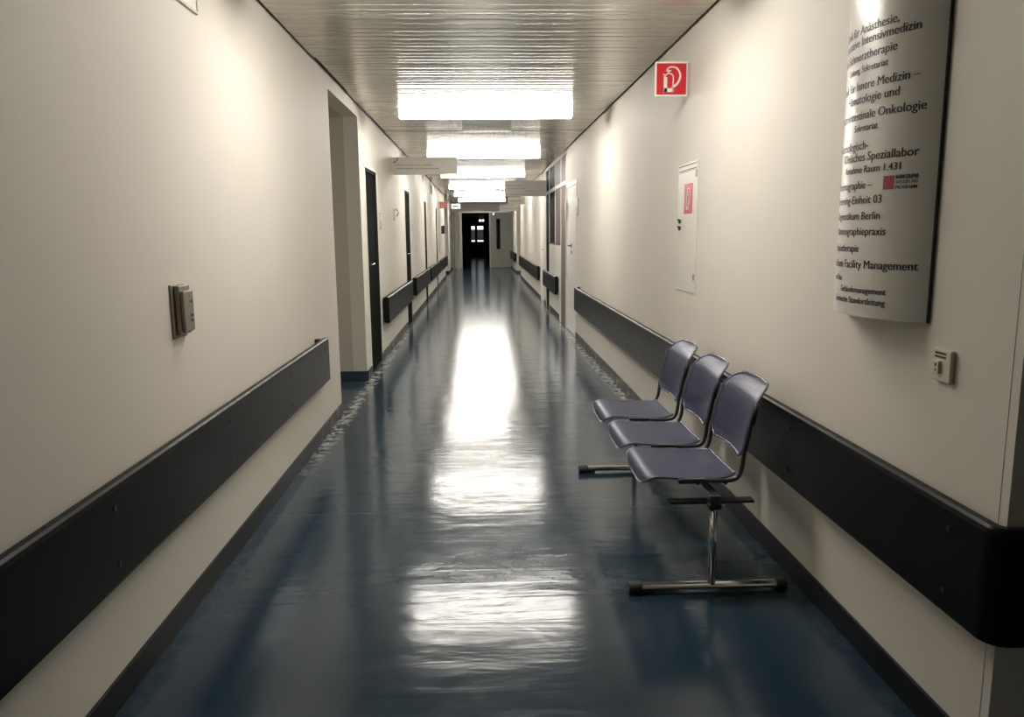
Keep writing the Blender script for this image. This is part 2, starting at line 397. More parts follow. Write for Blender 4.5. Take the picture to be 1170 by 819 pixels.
part('panel_rim', M['ink'], r, [(-.006, .042, ys[1]+.014, ys[3]-.014, 1.28, 1.31)])

# side window far right
r = sroot('window_2', (WR, WN[0], 0), 'narrow dark window in the right wall near the end doors')
part('window_frame', M['white'], r, [(-.01, .1, 0, 1.3, 0, 1.0), (-.01, .1, 0, .3, 1.0, 2.2), (-.01, .1, 1.0, 1.3, 1.0, 2.2), (-.01, .1, .3, 1.0, 2.1, 2.2)])
part('window_pane', M['darkglass'], r, [(.03, .04, .3, 1.0, 1.0, 2.1)])

# end doorway: frame, fixed right leaf, opened left leaf
r = sroot('door_8', (0, FAR, 0), 'grey double fire door at the end of the corridor, left leaf open on darkness')
part('door_frame', M['plate'], r, [(DX0-.05, DX0+.05, -.03, .2, 0, DZ+.05), (.40, .44, -.01, .08, 0, DZ), (DX0, WR, -.03, .2, DZ, DZ+.06)])
bm = bmesh.new()
box(bm, .44, WR, .0, .06, .01, DZ)
part('door_leaf', M['door_grey'], r, [(.44, .70, 0, .06, .01, DZ), (.87, WR, 0, .06, .01, DZ), (.70, .87, 0, .06, .01, .80), (.70, .87, 0, .06, 2.10, DZ)])
bm.free()
part('window_pane', M['darkglass'], r, [(.70, .87, .02, .03, .80, 2.10)])
lf = part('door_leaf', M['door_grey'], r, [(-1.17, -1.10, -1.05, -.04, .01, DZ)]); 
lf.rotation_euler = (0, 0, 0)
lever(r, -1.10, -.95, 1.1, 1, 1)

# far doors beyond with two lit panes
r = sroot('door_9', (0, 50, 0), 'distant double door with two lit panes beyond the dark corridor')
part('door_leaf', M['door_dark'], r, [(-1.36, -.72, 0, .06, 0, 2.5), (.44, 1.5, 0, .06, 0, 2.5), (-.72, .44, 0, .06, 0, .85), (-.72, .44, 0, .06, 1.95, 2.5), (-.32, -.22, 0, .06, .85, 1.95)])
for a, b_ in ((-.56, -.34), (-.18, .20)):
    part('window_pane', M['pane_lit'], r, [(a, b_, .02, .03, 1.72, 1.93)]); part('window_pane', M['plate'], r, [(a, b_, .02, .03, .95, 1.72)])
    part('window_pane', M['pane_lit'], r, [(a, b_, .015, .028, .96, 1.04)])

# ------------------------------------------------------------------ wall guard rails
def guard_mesh(bm, x, sgn, y0, y1, z0=.435, z1=.75, prot=.062, gap=.022):
    """rounded bumper profile extruded along y"""
    prof = [(gap, z0+.006), (prot-.008, z0), (prot-.002, z0+.003), (prot, z0+.012), (prot, z1-.02), (prot-.004, z1-.007), (prot-.012, z1), (gap+.006, z1), (gap, z1-.005)]
    A = [bm.verts.new((x+sgn*a, y0, z)) for a, z in prof]; B = [bm.verts.new((x+sgn*a, y1, z)) for a, z in prof]
    n = len(prof)
    for i in range(n): bm.faces.new((A[i], A[(i+1) % n], B[(i+1) % n], B[i]))
    bm.faces.new(A); bm.faces.new(B[::-1])
def guard(side, y0, y1, label, screws=(), prot=.062):
    x, sgn = (WL, 1) if side == 'l' else (WR, -1)
    t = thing('wall_guard_rail', label, 'guard rail', (x, y0, .43), 'bumper rails along the corridor walls')
    bm = bmesh.new(); guard_mesh(bm, 0, sgn, 0, y1-y0, .005, .32, prot); obj('rail_board', bm, M['guard'], t)
    for c_, hz in ((.12, .30), ((y1-y0)/2, .30), (y1-y0-.16, .332 if y0 < 0 else .30)):
        part('wall_bracket', M['screw'], t, [(min(0, sgn*(prot-.03)), max(0, sgn*(prot-.03)), c_-.03, c_+.03, .05, hz)])
    for sy in screws:
        for sz in (.07, .25):
            bm = bmesh.new(); tube(bm, [(sgn*(prot-.004), sy-y0, sz), (sgn*(prot+.004), sy-y0, sz)], .009, 12); obj('screw_cap', bm, M['screw'], t, smooth=False)
    return t
guard('l', -3.6, 5.69, 'long black guard rail on the near left wall', [2.3, 3.41, 4.55, 5.55])
guard('l', 9.32, 12.70, 'dark guard rail on left wall between the first and second dark doors', prot=.085)
guard('l', 13.42, 17.2, 'dark guard rail on left wall between the second and third dark doors', prot=.085)
guard('l', 17.6, 21.6, 'dark guard rail on left wall between the third and fourth dark doors', prot=.085)
guard('l', 21.95, 26.4, 'dark guard rail on left wall under the small red sign', prot=.085)
# right long rail wraps round the corner
t = thing('wall_guard_rail', 'long black guard rail behind the chairs, turning the corner at the right edge', 'guard rail', (WR, 1.84, .43), 'bumper rails along the corridor walls')
bm = bmesh.new()
prof = [(.022, .011), (.054, .005), (.060, .008), (.062, .017), (.062, .30), (.058, .313), (.050, .32), (.028, .32), (.022, .315)]
path = [('s', 8.79)] ; rows = []
rows.append([(-a, 8.79, z) for a, z in prof])
for k in range(0, 9):
    th = PI/2*k/8
    # corner centred on the wall corner, rounding radius follows the offset
    rows.append([(-a*math.cos(th), -a*math.sin(th), z) for a, z in prof])
rows.append([(3.4, -a, z) for a, z in prof])
R_ = [[bm.verts.new(p) for p in row] for row in rows]; n = len(prof)
for i in range(len(R_)-1):
    for k in range(n): bm.faces.new((R_[i][k], R_[i][(k+1) % n], R_[i+1][(k+1) % n], R_[i+1][k]))
bm.faces.new(R_[0]); bm.faces.new(R_[-1][::-1])
obj('rail_board', bm, M['guard'], t)
for i in range(8): c_ = .25+i*1.2; part('wall_bracket', M['screw'], t, [(-.03, 0, c_-.03, c_+.03, .05, .335 if i == 7 else .30)])
for sy in (1.98, 3.1, 4.25, 5.4, 6.12, 6.7, 7.7, 9.0):
    for sz in ((.07, .25) if sy != 6.7 else (.07,)):
        bm = bmesh.new(); tube(bm, [(-.058, sy-1.84, sz), (-.066, sy-1.84, sz)], .009, 12); obj('screw_cap', bm, M['screw'], t)
guard('r', 13.30, 15.9, 'short dark guard rail across the glazed screen', prot=.075)
guard('r', 17.45, 25.9, 'dark guard rail on right wall beyond the glazed screen', prot=.07)
guard('r', 28.9, 33.0, 'dark guard rail on right wall next to the end doors', prot=.085)

# ------------------------------------------------------------------ ceiling lights
def light_fixture(y, label, lx=.078, half=.875):
    t = thing('ceiling_light', label, 'ceiling light', (lx, y, CH), 'fluorescent lights along the ceiling')
    part('housing', M['white'], t, [(-half, half, -.075, .075, -.022, .002)], bevel=.003)
    bm = bmesh.new(); prof = []
    for k in range(13):
        a = PI*k/12; prof.append((-.13*math.cos(a)*(1 if abs(math.cos(a)) < .95 else .98), -.018-.072*math.sin(a)**.45))
    prof = [(-.12, -.022)] + prof + [(.12, -.022)]
    A = [bm.verts.new((-half, p, z)) for p, z in prof]; B = [bm.verts.new((half, p, z)) for p, z in prof]
    for i in range(len(prof)-1): bm.faces.new((A[i], A[i+1], B[i+1], B[i]))
    bm.faces.new(A[::-1]); bm.faces.new(B); bm.faces.new((A[0], B[0], B[-1], A[-1]))
    obj('diffuser', bm, M['lamp_near' if y < 5 else 'lamp'], t)
    for s in (-1, 1): part('end_cap', M['white'], t, [(min(s*half, s*(half+.012)), max(s*half, s*(half+.012)), -.125, .125, -.085, -.004)], bevel=.004)
    return t
for y, lb in ((4.0, 'lit ceiling light overhead above the three seats, just outside the top of the view'),
              (8.22, 'lit ceiling light nearest in view, largest of the row'),
              (12.5, 'lit ceiling light second in the row, just beyond the ceiling joint'),
              (16.75, 'lit ceiling light third in the row, partly behind the left hanging sign'),
              (21.0, 'lit ceiling light fourth in the row'), (25.25, 'lit ceiling light fifth in the row'),
              (29.5, 'lit ceiling light farthest away, before the end doors')):
    light_fixture(y, lb)

t = thing('ceiling_light', 'added fill light behind the camera for the right corner wall, outside the view', 'ceiling light', (2.6, -2.2, CH))  # added unseen fill light, lifts the dark return wall at the corner
part('housing', M['white'], t, [(-.6, .6, -.075, .075, -.03, .002)], bevel=.003)
part('diffuser', M['lamp_fill'], t, [(-.6, .6, -.1, .1, -.08, -.03)], bevel=.01)
# small toothed strip added at the ceiling joint
t = thing('toothed_strip', 'small toothed metal strip at the ceiling joint between the first two lights', 'ceiling strip', (.1, 9.95, CH))
part('strip_base', M['steel'], t, [(-.30, .30, -.06, .06, -.022, .001)], bevel=.002)
for i in range(9): part('strip_tooth', M['signwhite'], t, [(-.28+i*.065, -.255+i*.065, -.068, .05, -.032, -.02)])

# ------------------------------------------------------------------ signs
def extinguisher_symbol(parent, fn, k=1.0):
    """white extinguisher outline with hose, unit square coords mapped by fn"""
    bm = bmesh.new(); S = lambda pts, w: stroke(bm, [Vector(p) for p in pts], w, fn)
    q = lambda X, Y: ((X-110)/455, 1-(Y-135)/470)
    S([q(240, 545), q(240, 335)], .035); S([q(262, 545), q(262, 345)], .075)
    arc = [q(247+58-58*math.cos(PI*i/10)+0, 350-55*math.sin(PI*i/10)) for i in range(11)]
    S(arc, .035); S([q(362, 348), q(362, 545)], .035)
    S([q(240, 520), q(365, 520)], .11)
    S([q(222, 305), q(262, 330)], .035)
    hose = smooth_path([(*q(272, 265), 0), (*q(290, 225), 0), (*q(345, 208), 0), (*q(410, 228), 0), (*q(450, 290), 0), (*q(455, 350), 0), (*q(425, 420), 0), (*q(380, 465), 0), (*q(345, 490), 0)], 4)
    stroke(bm, [Vector((p.x, p.y)) for p in hose], [.035+.035*i/(len(hose)-1) for i in range(len(hose))], fn)
    S([q(262, 255), q(330, 262)], .04); S([q(285, 262), q(300, 300)], .05)
    o = obj('pictogram', bm, M['signwhite'], parent); o['label'] = 'white fire extinguisher pictogram'; return o
def flag_sign(x, sgn, y, z0, size, label):
    t = thing('fire_extinguisher_sign', label, 'sign', (x, y, z0), 'red fire extinguisher flag signs')
    X = lambda a, b_: (min(a*sgn, b_*sgn), max(a*sgn, b_*sgn))
    part('sign_panel', M['signwhite'], t, [(*X(.012, size+.012), -.004, .004, 0, size)], bevel=.001)
    part('red_field', M['red'], t, [(*X(.012+size*.055, .012+size*.945), -.006, .006, size*.055, size*.945)])
    part('wall_bracket', M['plate'], t, [(*X(0, .016), -.012, .012, .01, size-.01)])
    x0 = min(.012*sgn, (size+.012)*sgn)
    extinguisher_symbol(t, lambda u, v: (x0+u*size, -.0068, v*size))
    return t
flag_sign(WR, -1, 5.07, 2.345, .212, 'red and white fire extinguisher sign sticking out high on the right wall')
flag_sign(WL, 1, 23.2, 2.22, .20, 'small distant red fire extinguisher sign sticking out of the left wall')

# extinguisher cabinet in right wall
t = thing('fire_extinguisher_cabinet', 'flush white cabinet door with red extinguisher label in the right wall', 'cabinet', (WR, 4.80, 1.11))
part('cabinet_frame', M['cab'], t, [(-.006, 0, 0, .47, 0, .010), (-.006, 0, 0, .47, .81, .82), (-.006, 0, 0, .010, .010, .81), (-.006, 0, .460, .47, .010, .81)], bevel=.001)
part('cabinet_door', M['cab'], t, [(-.005, 0, .013, .457, .013, .765)], bevel=.001)
part('frame_gap', M['gap'], t, [(-.0065, 0, .03, .44, .775, .780)])
part('top_panel', M['cab'], t, [(-.006, 0, .018, .452, .768, .802)])
lb = part('cabinet_label', M['red'], t, [(-.0075, -.005, .11, .30, .50, .69)]); lb['label'] = 'red label with white extinguisher symbol'
bm = bmesh.new()
so = extinguisher_symbol(t, lambda u, v: (-.0083, .30-u*.19, .50+v*.19)); bm.free()
for z in (.455, .41):
    bm = bmesh.new(); tube(bm, [(-.005, .39, z), (-.018, .39, z)], .012, 12); tube(bm, [(-.016, .375, z-.012), (-.016, .41, z+.012)], .006, 8)
    obj('latch', bm, M['ink'], t)
for z in (.08, .72): part('hinge', M['chrome'], t, [(-.013, -.004, .015, .025, z, z+.04)])

# directory board, convex sheet
BC, BS = .28, .12; BR = (BC*BC+BS*BS)/(2*BS); BA = math.asin(BC/BR)
BX = 1.337; BY = 2.53; BCX = BX-BS+BR; BL = 2*BA*BR; BZ0, BZ1 = 1.22, 2.42
t = thing('directory_board', 'curved brushed metal directory board with black German lettering on the right wall', 'sign board', (WR, BY, BZ0))
def bpos(u, z, off=0.0):
    th = BA - u/BR
    return (BCX-(BR+off)*math.cos(th)-WR, (BR+off)*math.sin(th), z-BZ0)
bm = bmesh.new(); N = 40; fr, bk = [], []
for i in range(N+1):
    u = BL*i/N
    fr.append((bm.verts.new(bpos(u, BZ0)), bm.verts.new(bpos(u, BZ1)))); bk.append((bm.verts.new(bpos(u, BZ0, -.004)), bm.verts.new(bpos(u, BZ1, -.004))))
for i in range(N):
    bm.faces.new((fr[i][0], fr[i][1], fr[i+1][1], fr[i+1][0])); bm.faces.new((bk[i][0], bk[i+1][0], bk[i+1][1], bk[i][1]))
    bm.faces.new((fr[i][0], fr[i+1][0], bk[i+1][0], bk[i][0])); bm.faces.new((fr[i][1], bk[i][1], bk[i+1][1], fr[i+1][1]))
for i in (0, N): bm.faces.new((fr[i][0], bk[i][0], bk[i][1], fr[i][1]))
o = obj('curved_panel', bm, M['board'], t, smooth=True)
md = o.modifiers.new('edge', 'EDGE_SPLIT'); md.split_angle = .7
part('side_edge', M['ink'], t, [(-.012, -.001, -BC-.002, -BC+.002, 0, BZ1-BZ0)], bevel=.002)
part('side_edge', M['ink'], t, [(-.016, -.001, BC-.002, BC+.006, 0, BZ1-BZ0)], bevel=.002)
Vw, _ = text_verts('Onkologie', 1.0); wO = max(v[0] for v in Vw)-min(v[0] for v in Vw); capH = max(v[1] for v in text_verts('M', 1.0)[0])
sizeB = .0262/capH; kx = (.579-.4225)/(wO*sizeB)
def board_line(bm, s, ur, zb, size, kx_, bold=.0):
    V, Fc = text_verts(s, 1.0, bold); xm = max(v[0] for v in V)
    vs = []; 
    for x, y, _z in V:
        u = ur+(x-xm)*size*kx_; vs.append(None if u < .012 else bm.verts.new(bpos(u, zb+y*size, .0009)))
    for f in Fc:
        if all(vs[i] is not None for i in f):
            try: bm.faces.new([vs[i] for i in f])
            except ValueError: pass
lines = [('Klinik für Anästhesie,', .4781, 2.108, 1), ('operative Intensivmedizin', .5483, 2.0735, 1), ('und Schmerztherapie', .4774, 2.0285, 1), ('Leitung, Sekretariat', .4481, 1.990, .78),
 ('Klinik für Innere Medizin –', .5562, 1.937, 1), ('Hämatologie und', .495, 1.8955, 1), ('gastrointestinale Onkologie', .579, 1.845, 1), ('Sekretariat', .4233, 1.8085, .78),
 ('Bakteriologisch-', .3881, 1.751, 1), ('Klinisches Speziallabor', .5675, 1.715, 1), ('Annahme Raum 1.431', .5145, 1.678, .82), ('Mammographie –', .4153, 1.628, .95), ('Screening-Einheit 03', .457, 1.581, .95),
 ('Diagnostikum Berlin', .4542, 1.531, .92), ('Mammographiepraxis', .4794, 1.482, .92), ('Physiotherapie', .3718, 1.428, .9), ('Klinikum Facility Management', .5883, 1.376, .98),
 ('und Bau', .2712, 1.332, .75), ('Gebäudemanagement', .494, 1.2965, .75), ('Technische Standortleitung', .4936, 1.2620, .75)]
for s, ur, zb, k_ in lines:
    bm = bmesh.new()
    for du in (-.0008, 0, .0008): board_line(bm, s, ur+du, zb, sizeB*k_, kx*(1.0 if k_ > .8 else .92))
    o = obj('lettering', bm, M['ink'], t); o['label'] = 'line reading ' + s
bm = bmesh.new()
g = [[bm.verts.new(bpos(.459+.038*i/4, z, .0009)) for z in (1.620, 1.661)] for i in range(5)]
for i in range(4): bm.faces.new((g[i][0], g[i][1], g[i+1][1], g[i+1][0]))
o = obj('logo_square', bm, M['pink'], t); o['label'] = 'magenta square of the screening logo'
for s, zb, hh, bold in (('MAMMOGRAPHIE', 1.6505, .0105, .05), ('SCREENING', 1.6360, .0095, .01), ('PROGRAMM', 1.6205, .0095, .02)):
    V, _ = text_verts(s, 1.0, bold); w = max(v[0] for v in V)-min(v[0] for v in V); sz = hh/capH
    bm = bmesh.new()
    if s[0] != 'M':      # letter-spaced lines: place letters one by one
        for i, ch in enumerate(s): board_line(bm, ch, .5018+.0690*(i+.8)/len(s), zb, sz, .95, bold)
    else: board_line(bm, s, .5708, zb, sz, .069/(w*sz), bold)
    o = obj('lettering', bm, M['ink'], t); o['label'] = 'small logo line reading ' + s

# hanging signs across the corridor
def hang_sign(x0, x1, y, z0, z1, label, lines_, mat='plate2', hangers=True, arcmark=False):
    t = thing('hanging_sign', label, 'sign', ((x0+x1)/2, y, z0)); w = x1-x0; h_ = z1-z0
    part('sign_panel', M['signpanel'], t, [(-w/2, w/2, -.012, .012, 0, h_)], bevel=.002)
    if hangers:
        for s in (-1, 1):
            bm = bmesh.new(); tube(bm, [(s*w*.38, 0, h_), (s*w*.38, 0, CH-z0)], .004, 8); obj('hanger_rod', bm, M['steel'], t)
    for s, fx, fz, hh in lines_:
        bm = bmesh.new(); add_text(bm, s, hh/capH, lambda x, y_: (-w/2+fx*w+x*1.2, -.0128, fz*h_+y_), 0); o = obj('lettering', bm, M['ink'], t); o['label'] = 'line reading ' + s
    if arcmark:
        bm = bmesh.new(); stroke(bm, [Vector((-w/2+.005+.07*math.cos(a), h_+.0-.07*math.sin(a)*1.0)) for a in [PI/2*i/8 for i in range(9)]], .010, lambda x, z: (x, -.0128, z))
        obj('arc_mark', bm, M['ink'], t)
    return t
M['signpanel'] = simple('hanging_sign_panel', (.60, .57, .51), .35, noise=.03)
hang_sign(WL+.005, -.30, 10.95, 2.30, 2.535, 'long pale hanging sign with two lines of text off the left wall',
    [('Klinik für Anästhesie, operative', .06, .52, .022), ('Intensivmedizin und Schmerztherapie', .06, .31, .022)], arcmark=True)
hang_sign(.50, WR-.005, 15.75, 2.215, 2.525, 'large pale hanging sign with several lines beside the glazed screen',
    [('Klinik für Innere Medizin', .04, .66, .020), ('Hämatologie und Onkologie', .04, .47, .020), ('Speziallabor', .5, .30, .020), ('Mammographie Screening-Einheit 03', .04, .10, .020)])
hang_sign(.72, 1.16, 20.2, 2.22, 2.40, 'small grey hanging sign below the large one, farther back', [('Sekretariat', .1, .4, .04)])
hang_sign(.62, 1.20, 24.2, 2.16, 2.34, 'white hanging sign lowest and farthest on the right', [('Diagnostikum Berlin', .1, .35, .035)])
t = thing('exit_sign', 'small lit exit sign box hanging at the far left before the end doors', 'sign', (-.85, 28.0, 2.36))
part('lit_box', M['exit_lit'], t, [(-.16, .16, -.03, .03, 0, .17)], bevel=.003)
bm = bmesh.new(); stroke(bm, [Vector((-.07, .085)), Vector((.08, .085))], .035, lambda x, z: (x, -.0315, z)); stroke(bm, [Vector((-.12, .085)), Vector((-.06, .085))], [.001, .09], lambda x, z: (x, -.0315, z))
obj('arrow', bm, M['green'], t)
for s in (-1, 1):
    bm = bmesh.new(); tube(bm, [(s*.1, 0, .17), (s*.1, 0, CH-2.36)], .004, 8); obj('hanger_rod', bm, M['steel'], t)
t = thing('glow_globe', 'small round glowing globe above the grey right leaf of the end doors', 'lamp', (.58, FAR-.03, 2.30))  # small glowing ball set at the bright spot over the right leaf
bm = bmesh.new(); bmesh.ops.create_uvsphere(bm, u_segments=16, v_segments=8, radius=.035); obj('globe_shell', bm, M['smalllamp'], t, smooth=True)
bm = bmesh.new(); tube(bm, [(0, 0, 0), (0, .03, 0)], .025, 12); obj('globe_base', bm, M['steel'], t)
t = thing('emergency_lamp', 'small lamp glowing in the dark corridor beyond the open doorway', 'lamp', (.1, 46, 2.22))
part('lamp_glass', M['smalllamp'], t, [(-.16, -.02, -.02, .02, -.06, .06), (.02, .14, -.02, .02, -.06, .06)], bevel=.01)
part('lamp_housing', M['steel'], t, [(-.18, .16, -.03, .03, .06, .28)], bevel=.004)

# ------------------------------------------------------------------ small wall fittings
t = thing('card_reader', 'taupe metal box with stepped cover on the near left wall above the rail', 'wall device', (WL-.001, 3.07, 1.11))
part('back_plate', M['taupe'], t, [(0, .010, -.07, .062, -.005, .205)], bevel=.003)
part('body', M['taupe'], t, [(.010, .030, -.048, .066, .008, .20)], bevel=.005)
part('front_cover', M['taupe'], t, [(.030, .044, -.040, .060, .018, .178)], bevel=.004)
for z in (.13, .075, .055): part('button', M['ink'], t, [(.044, .046, .022, .044, z, z+.010)], bevel=.001)
t = thing('wall_plate', 'white framed plate at the top edge of the near left wall', 'wall plate', (WL, 3.25, 2.43))
part('plate_board', M['signwhite'], t, [(0, .008, -.26, .26, 0, .26)], bevel=.002); part('plate_frame', M['beige'], t, [(0, .012, -.265, .265, -.006, .004), (0, .012, -.265, .265, .256, .266), (0, .012, -.27, -.26, -.006, .266), (0, .012, .26, .27, -.006, .266)])
t = thing('intercom_switch', 'small beige switch plate on the right wall near the corner', 'switch', (WR, 2.155, 1.062))
part('switch_plate', M['beige'], t, [(-.016, 0, -.046, .044, 0, .094)], bevel=.003)
part('rocker', M['beige'], t, [(-.025, -.016, -.004, .026, .022, .060)], bevel=.003)
for i, (z, w) in enumerate(((.082, .048), (.071, .046))):
    bm = bmesh.new()
    for k in range(9): box(bm, -.0168, -.016, .030-k*.0062-.0042, .030-k*.0062, z-.0028, z+.0028)
    obj('printed_line', bm, M['ink'], t)
part('rocker_mark', M['ink'], t, [(-.0256, -.025, .006, .012, .030, .036), (-.0256, -.025, .006, .014, .044, .052)])

def plate(x, sgn, y, z, w, h_, label, mat='plate', name='door_plate', cat='door plate', group='room number plates'):
    t = thing(name, label, cat, (x-sgn*.001, y, z), group)
    X = lambda a, b_: (min(a*sgn, b_*sgn), max(a*sgn, b_*sgn))
    part('plate_body', M[mat], t, [(*X(0, .012), -w/2, w/2, 0, h_)], bevel=.003)
    part('name_strip', M['signwhite'], t, [(*X(.012, .014), -w/2+.02, w/2-.02, h_*.55, h_*.88)])
    return t
plate(WL, 1, 9.42, 1.55, .14, .2, 'room plate on left wall just beyond the first dark door')
plate(WL, 1, 13.7, 1.55, .14, .2, 'room plate on left wall just beyond the second dark door')
plate(WR, -1, 10.74, 1.72, .16, .24, 'room plate on right wall on the near side of the white door')
plate(WR-.016, -1, 12.05, 1.70, .12, .26, 'pale plate between the white door and the mauve leaf')
t = thing('wall_hook', 'small pale fitting on left wall between first dark door and hanging sign', 'wall fitting', (WL, 10.95, 1.68))
bm = bmesh.new(); tube(bm, smooth_path([(0, 0, .14), (.05, 0, .14), (.06, 0, .10), (.03, 0, .06)], 4), .008, 10); tube(bm, [(.035, -.05, .155), (.035, .05, .155)], .012, 10); obj('hook', bm, M['chrome'], t)
part('base_plate', M['beige'], t, [(0, .015, -.03, .03, 0, .06), (0, .008, -.02, .02, .06, .17)], bevel=.003)
t = thing('wall_speaker', 'small grey box high on the left wall above the third dark door', 'speaker', (WL, 19.3, 2.45))
part('speaker_box', M['plate'], t, [(0, .06, -.12, .12, 0, .2)], bevel=.006); part('speaker_grille', M['taupe'], t, [(.06, .064, -.1, .1, .02, .18)])
t = thing('wall_phone', 'black wall telephone under the small red sign on the left wall', 'telephone', (WL, 24.2, 1.48))
part('phone_body', M['ink'], t, [(0, .06, -.1, .1, 0, .25)], bevel=.01); part('handset', M['rubber'], t, [(.06, .1, -.09, -.03, .01, .26)], bevel=.012); part('keypad', M['plate'], t, [(.06, .066, 0, .07, .05, .15)])
t = thing('wall_cabinet', 'tall narrow flush cabinet in the left wall beside the fourth dark door', 'cabinet', (WL, 22.75, .95))
part('cabinet_door', M['cab'], t, [(0, .012, -.3, .3, 0, 1.05)], bevel=.002); part('door_edge', M['taupe'], t, [(0, .02, -.32, -.3, 0, 1.05)]); part('latch', M['chrome'], t, [(.012, .022, .22, .25, .5, .55)])

# ------------------------------------------------------------------ beam seating with three seats
BN = thing('beam_seating', 'three-seat waiting bench of perforated blue-grey steel on a chrome beam along the right wall', 'bench', (.93, 3.85, 0))
LX = lambda x: x-.93
LY = lambda y: y-3.85
NEAR, FARL = 3.03, 4.68
def seat_profile():
    # (x from front, z): waterfall lip, shallow dish, rear
    return smooth_path([(.006, 0, -.056), (.002, 0, -.040), (.008, 0, -.020), (.022, 0, -.005), (.045, 0, .004), (.08, 0, .004), (.16, 0, -.002), (.26, 0, -.006), (.34, 0, -.005), (.400, 0, .002)], 4)
def sheet(bm, rows_, uvscale=1.0):
    """rows_: list of rows of 3d points; makes grid with uv in metres"""
    uvl = bm.loops.layers.uv.new('UVMap')
    G = [[bm.verts.new(p) for p in r_] for r_ in rows_]
    U = {}
    for i, r_ in enumerate(rows_):
        for j, p in enumerate(r_): U[G[i][j]] = None
    acc = 0
    for i, r_ in enumerate(rows_):
        if i: acc += (Vector(rows_[i][len(r_)//2])-Vector(rows_[i-1][len(r_)//2])).length
        for j, p in enumerate(r_): U[G[i][j]] = (p[1], acc)
    for i in range(len(G)-1):
        for j in range(len(G[0])-1):
            f = bm.faces.new((G[i][j], G[i][j+1], G[i+1][j+1], G[i+1][j]))
            for l in f.loops: l[uvl].uv = U[l.vert]
    return G
SW = .45
SZ = .478
def width_at(t, w, r0, r1):
    """half width of a rounded outline at param t (0..1) along a length"""
    return w
def build_seat(yc):
    prof = seat_profile(); n = len(prof); rows_ = []; X0 = LX(.672)
    total = .45
    for i, p in enumerate(prof):
        t_ = i/(n-1)
        # front corners rounded, rear slightly narrower
        d = p.x
        hw = SW/2
        s = i*.0125
        if i < 13:
            q = (13-i)/13; hw = max(.035, hw*(1-q**1.9)**.62)
        if t_ > .82: hw -= .045*((t_-.82)/.18)**2
        row = []
        for j in range(13):
            v = -1+2*j/12
            dish = -.010*(1-v*v)*math.sin(PI*min(1, max(0, (d-.03)/.4)))
            row.append((X0+p.x, LY(yc)+v*hw, SZ+p.z+dish))
        rows_.append(row)
    bm = bmesh.new(); sheet(bm, rows_)
    o = obj('seat', bm, M['perf'], BN, smooth=True)
    md = o.modifiers.new('thickness', 'SOLIDIFY'); md.thickness = .004; md.offset = -1
    # rolled rim
    loop = [r_[0] for r_ in rows_] + rows_[-1][1:-1] + [r_[-1] for r_ in rows_[::-1]] + rows_[0][1:-1][::-1]
    bm = bmesh.new(); tube(bm, [Vector(p)+Vector((0, 0, -.003)) for p in loop] + [Vector(loop[0])+Vector((0, 0, -.003))], .0052, 8)
    obj('seat_rim', bm, M['rim'], o, smooth=True)
BT = math.radians(11)
BPTS = [(.48, 1.083), (.555, 1.088), (.65, 1.100), (.735, 1.120), (.79, 1.140), (.825, 1.170), (.856, 1.212)]
def back_x(z):
    for (z0, x0), (z1, x1) in zip(BPTS, BPTS[1:]):
        if z <= z1: return LX(x0+(x1-x0)*(z-z0)/(z1-z0))
    return LX(BPTS[-1][1])
def build_back(yc):
    H_ = .300; n = 22; rows_ = []
    for i in range(n+1):
        t_ = i/n; s = H_*t_
        hw = SW/2-.002
        if s < .065: hw -= .065*(1-math.sqrt(max(0, 1-((.065-s)/.068)**2)))
        if s > H_-.085: hw -= .10*(1-math.sqrt(max(0, 1-((s-(H_-.085))/.088)**2)))
        zc = .555+s; xc = back_x(zc)
        row = []
        for j in range(13):
            v = -1+2*j/12
            row.append((xc+.020*(1-v*v), LY(yc)+v*hw, zc))
        rows_.append(row)
    bm = bmesh.new(); sheet(bm, rows_)
    o = obj('backrest', bm, M['perf'], BN, smooth=True)
    md = o.modifiers.new('thickness', 'SOLIDIFY'); md.thickness = .004; md.offset = 0
    loop = [r_[0] for r_ in rows_] + rows_[-1][1:-1] + [r_[-1] for r_ in rows_[::-1]] + rows_[0][1:-1][::-1]
    bm = bmesh.new(); tube(bm, loop + [loop[0]], .0052, 8)
    obj('backrest_rim', bm, M['rim'], o, smooth=True)
def build_side(yc, s):
    y_ = LY(yc)+s*(SW/2+.005); za = SZ-.016
    pts = [(LX(.82), y_, za+.002), (LX(.95), y_, za), (LX(1.03), y_, za-.001), (LX(1.068), y_, za+.012), (LX(1.084), y_, za+.05), (LX(1.092), y_, .58), (LX(1.108), y_, .66), (LX(1.122), y_, .73), (LX(1.138), y_, .785)]
    bm = bmesh.new(); tube(bm, smooth_path(pts, 5), .0095, 12, rx=.0075); o = obj('side_frame', bm, M['tube'], BN, smooth=True)
    bm = bmesh.new(); box(bm, LX(.815), LX(.93), y_-.010, y_+.010, za-.010, za+.012); obj('seat_clip', bm, M['tube'], o, bevel=.003)
    bm = bmesh.new(); v = []
    b0 = Vector((LX(1.120), y_, .70)); b1 = Vector((LX(1.140), y_, .785))
    tube(bm, [b0, b1], .011, 10); obj('back_clip', bm, M['rubber'], o, smooth=True)
